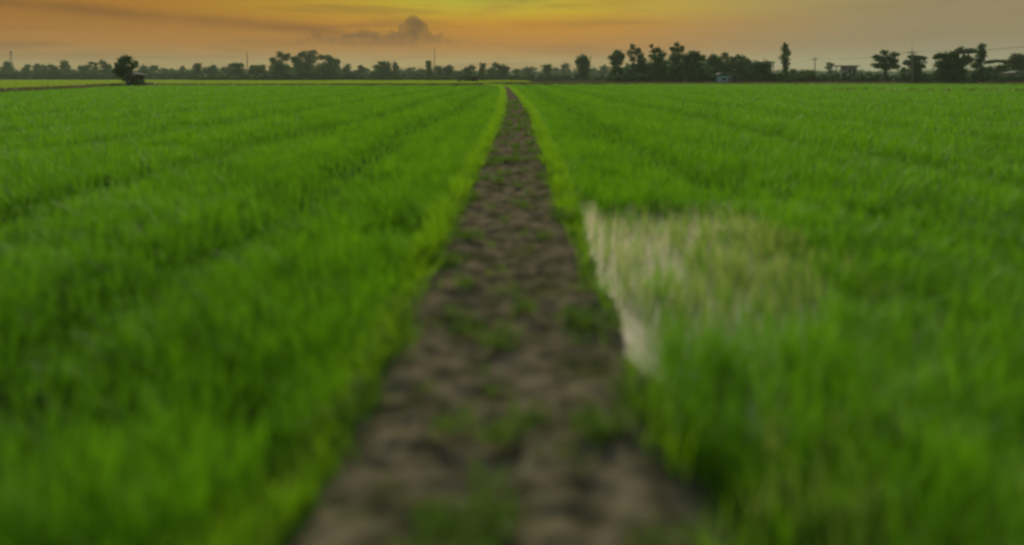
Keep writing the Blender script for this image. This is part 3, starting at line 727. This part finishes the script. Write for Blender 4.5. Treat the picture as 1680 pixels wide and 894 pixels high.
# shed at the right edge
d = 189; hx = PX(1676, d)
h = empty('farm_shed', (hx, d, GZ), 'low shed with pale grey sloping roof at the right frame edge', 'shed')
slab_roof('roof', 'tin', h, [-3.6, -1.2, 3.4], [3.0, 3.55, 3.5], -2.2, 2.2, .08)
part('wall', 'dark_roof', h, (-2.9, 3.0, 1.2, 1.3, 0, 2.9)); part('side_wall', 'dark_roof', h, (-2.95, -2.85, -1.6, 1.19, 0, 2.85))
for x in (-2.9, 0, 3.0): part('post', 'timber', h, (x-.08, x+.08, -1.9, -1.74, 0, 3.0))

# ------------------------------------------------------------------ masts, poles, wires
def bars(name, mat, parent, segs, loc=None):
    bm = bmesh.new()
    for (a, b, r0, r1) in segs: tube(bm, [Vector(a), Vector(b)], [r0, r1], 6)
    me = bpy.data.meshes.new(name); bm.to_mesh(me); bm.free()
    return link_mesh(name, me, M[mat], parent)
def mast(px, d, top, w, mat, label, heads):
    H = PZ(top, d)-GZ
    h = empty('lattice_mast', (PX(px, d), d, GZ), label, 'mast', 'lattice masts behind the treeline')
    legs = [(sx, sy) for sx in (-1, 1) for sy in (-1, 1)]
    for (sx, sy) in legs: bars('leg', mat, h, [((sx*w, sy*w, 0), (sx*w*.45, sy*w*.45, H), .11, .09)])
    S = []; n = int(H/2.2)
    for i in range(n):
        t0, t1 = i/n, (i+1)/n; a, b = w*(1-.55*t0), w*(1-.55*t1)
        for (s1, s2) in (((-1, -1), (1, -1)), ((1, -1), (1, 1)), ((1, 1), (-1, 1)), ((-1, 1), (-1, -1))):
            S.append(((s1[0]*a, s1[1]*a, H*t0), (s2[0]*b, s2[1]*b, H*t1), .06, .06))
    bars('bracing', mat, h, S)
    if heads:
        for k in range(3):
            an = k*2.1; x, y = math.cos(an)*w*.9, math.sin(an)*w*.9
            part('antenna_panel', 'concrete', h, (x-.22, x+.22, y-.15, y+.15, H-2.6, H-.5))
mast(18, 640, 84, .95, 'steel', 'grey lattice mast with a thicker head at the far left', True)
mast(405.5, 600, 87, .5, 'red_steel', 'reddish lattice mast rising above the flat topped tree', False)
mast(713, 560, 80.5, .5, 'steel', 'tall thin dark mast above the centre treeline', False)
POLES = [(1269, 300, 97, 'farthest concrete power pole, left of the spire shaped tree'), (1337, 235, 90, 'middle concrete power pole with a cross arm, left of the raised house'), (1496.5, 168, 76, 'nearest concrete power pole with cross arm, before the ragged tree')]
tops = []
for (px, d, top, lab) in POLES:
    H = PZ(top, d)-GZ; x = PX(px, d)
    h = empty('power_pole', (x, d, GZ), lab, 'power pole', 'power poles along the right field edge')
    bars('pole', 'concrete', h, [((0, 0, -.1), (0, 0, H-1.4), .19, .13)]); bars('spike', 'steel', h, [((0, 0, H-1.4), (0, 0, H), .06, .035)])
    part('cross_arm', 'timber', h, (-1.0, 1.0, .13, .25, H-1.75, H-1.58)); bars('brace', 'steel', h, [((-.6, .15, H-1.7), (0, .12, H-2.4), .035, .035), ((.6, .15, H-1.7), (0, .12, H-2.4), .035, .035)])
    for k in (-.85, 0.28, .85): bars('insulator', 'concrete', h, [((k, .19, H-1.58), (k, .19, H-1.42), .06, .045), ((k, .19, H-1.42), (k, .19, H-1.34), .075, .05)])
    tops.append((x, d, GZ+H-1.33))
tops.append((92, 100, GZ+8.3))
def wire(a, b, dx, label):
    A, B = Vector(a)+Vector((dx, .19, 0)), Vector(b)+Vector((dx, .19, 0)); P = []
    for i in range(17):
        t = i/16; p = A.lerp(B, t); p.z -= 4*t*(1-t)*.9; P.append(p)
    bm = bmesh.new(); tube(bm, P, [.013]*17, 5); me = bpy.data.meshes.new('power_line'); bm.to_mesh(me); bm.free()
    tag(link_mesh('power_line', me, M['cable']), label, 'wire', 'wires between the power poles')
nm = ['far span between the farthest and middle poles', 'span between the middle and nearest poles', 'span from the nearest pole out of frame right']
for i in range(3):
    for dx, side in ((-.85, 'left'), (.28, 'central'), (.85, 'right')): wire(tops[i], tops[i+1], dx, f'thin dark wire on the {side} insulators, {nm[i]}')

# ------------------------------------------------------------------ haze
bm = bmesh.new(); box(bm, -1560, 1560, -80, 1560, GZ-1.2, 40)
me = bpy.data.meshes.new('haze'); bm.to_mesh(me); bm.free()
hm = bpy.data.materials.new('haze_air'); hm.use_nodes = True; ht = hm.node_tree; ht.nodes.clear()
pv = ht.nodes.new('ShaderNodeVolumePrincipled'); pv.inputs['Color'].default_value = (.66, .83, .66, 1); pv.inputs['Density'].default_value = .00019
pv.inputs['Anisotropy'].default_value = .2
ho = ht.nodes.new('ShaderNodeOutputMaterial'); ht.links.new(pv.outputs[0], ho.inputs['Volume'])
o = link_mesh('haze', me, hm); tag(o, 'thin evening haze over the fields and trees', 'haze', kind='stuff')

# ------------------------------------------------------------------ cumulus cloud, far outside the haze
D = 5200
def cloud():
    m = D/FPX; bm = bmesh.new(); rd = random.Random(4)
    puffs = [(678, 42, 19), (664, 48, 13), (692, 47, 14), (678, 56, 15), (655, 60, 11), (700, 60, 12), (640, 66, 11), (716, 66, 11), (678, 68, 13), (660, 70, 11), (698, 71, 11), (734, 70, 8), (750, 72, 6),
             (600, 57, 10), (588, 61, 10), (576, 65, 10), (614, 62, 11), (560, 67, 9), (513, 53, 5), (516, 59, 7), (525, 64, 9), (545, 67, 9), (627, 68, 10), (505, 67, 7), (490, 71, 6), (600, 70, 10), (575, 73, 8)]
    for (px, py, r) in puffs:
        r *= 1.12
        for k in range(5):
            q = rd.uniform(.35, .55) if k else .8
            o = Vector((rd.gauss(0, .5), rd.gauss(0, .4), rd.gauss(0, .42)))*(r if k else 0)
            mat = Matrix.Translation((PX(px+o.x, D), D+o.y*m, PZ(py+o.z, D)))
            bmesh.ops.create_icosphere(bm, subdivisions=2, radius=r*m*q, matrix=mat)
    me = bpy.data.meshes.new('cumulus_cloud'); bm.to_mesh(me); bm.free()
    cm = bpy.data.materials.new('cloud_vapour'); cm.use_nodes = True; t = cm.node_tree; t.nodes.clear()
    v = t.nodes.new('ShaderNodeVolumePrincipled'); v.inputs['Color'].default_value = (.11, .085, .06, 1); v.inputs['Density'].default_value = .0062; v.inputs['Anisotropy'].default_value = .2
    nt = NT(t); pos = nt.n('ShaderNodeNewGeometry').outputs['Position']; sz = nt.n('ShaderNodeSeparateXYZ'); nt.put(sz.inputs[0], pos)
    fz = nt.smooth(sz.outputs['Z'], PZ(80, D), PZ(56, D)); ns = nt.smooth(nt.noise(pos, .014, 4, .6), .12, .55)
    nt.put(v.inputs['Density'], nt.m('MULTIPLY', nt.m('MULTIPLY', fz, ns), .0075))
    mo = t.nodes.new('ShaderNodeOutputMaterial'); t.links.new(v.outputs[0], mo.inputs['Volume'])
    o = link_mesh('cumulus_cloud', me, cm)
    rm = o.modifiers.new('blend', 'REMESH'); rm.mode = 'VOXEL'; rm.voxel_size = 9
    sm = o.modifiers.new('soften', 'SMOOTH'); sm.iterations = 4; sm.factor = .5
    tag(o, 'grey cumulus bank with one rounded head glowing at its rim above the treeline', 'cloud')
cloud()
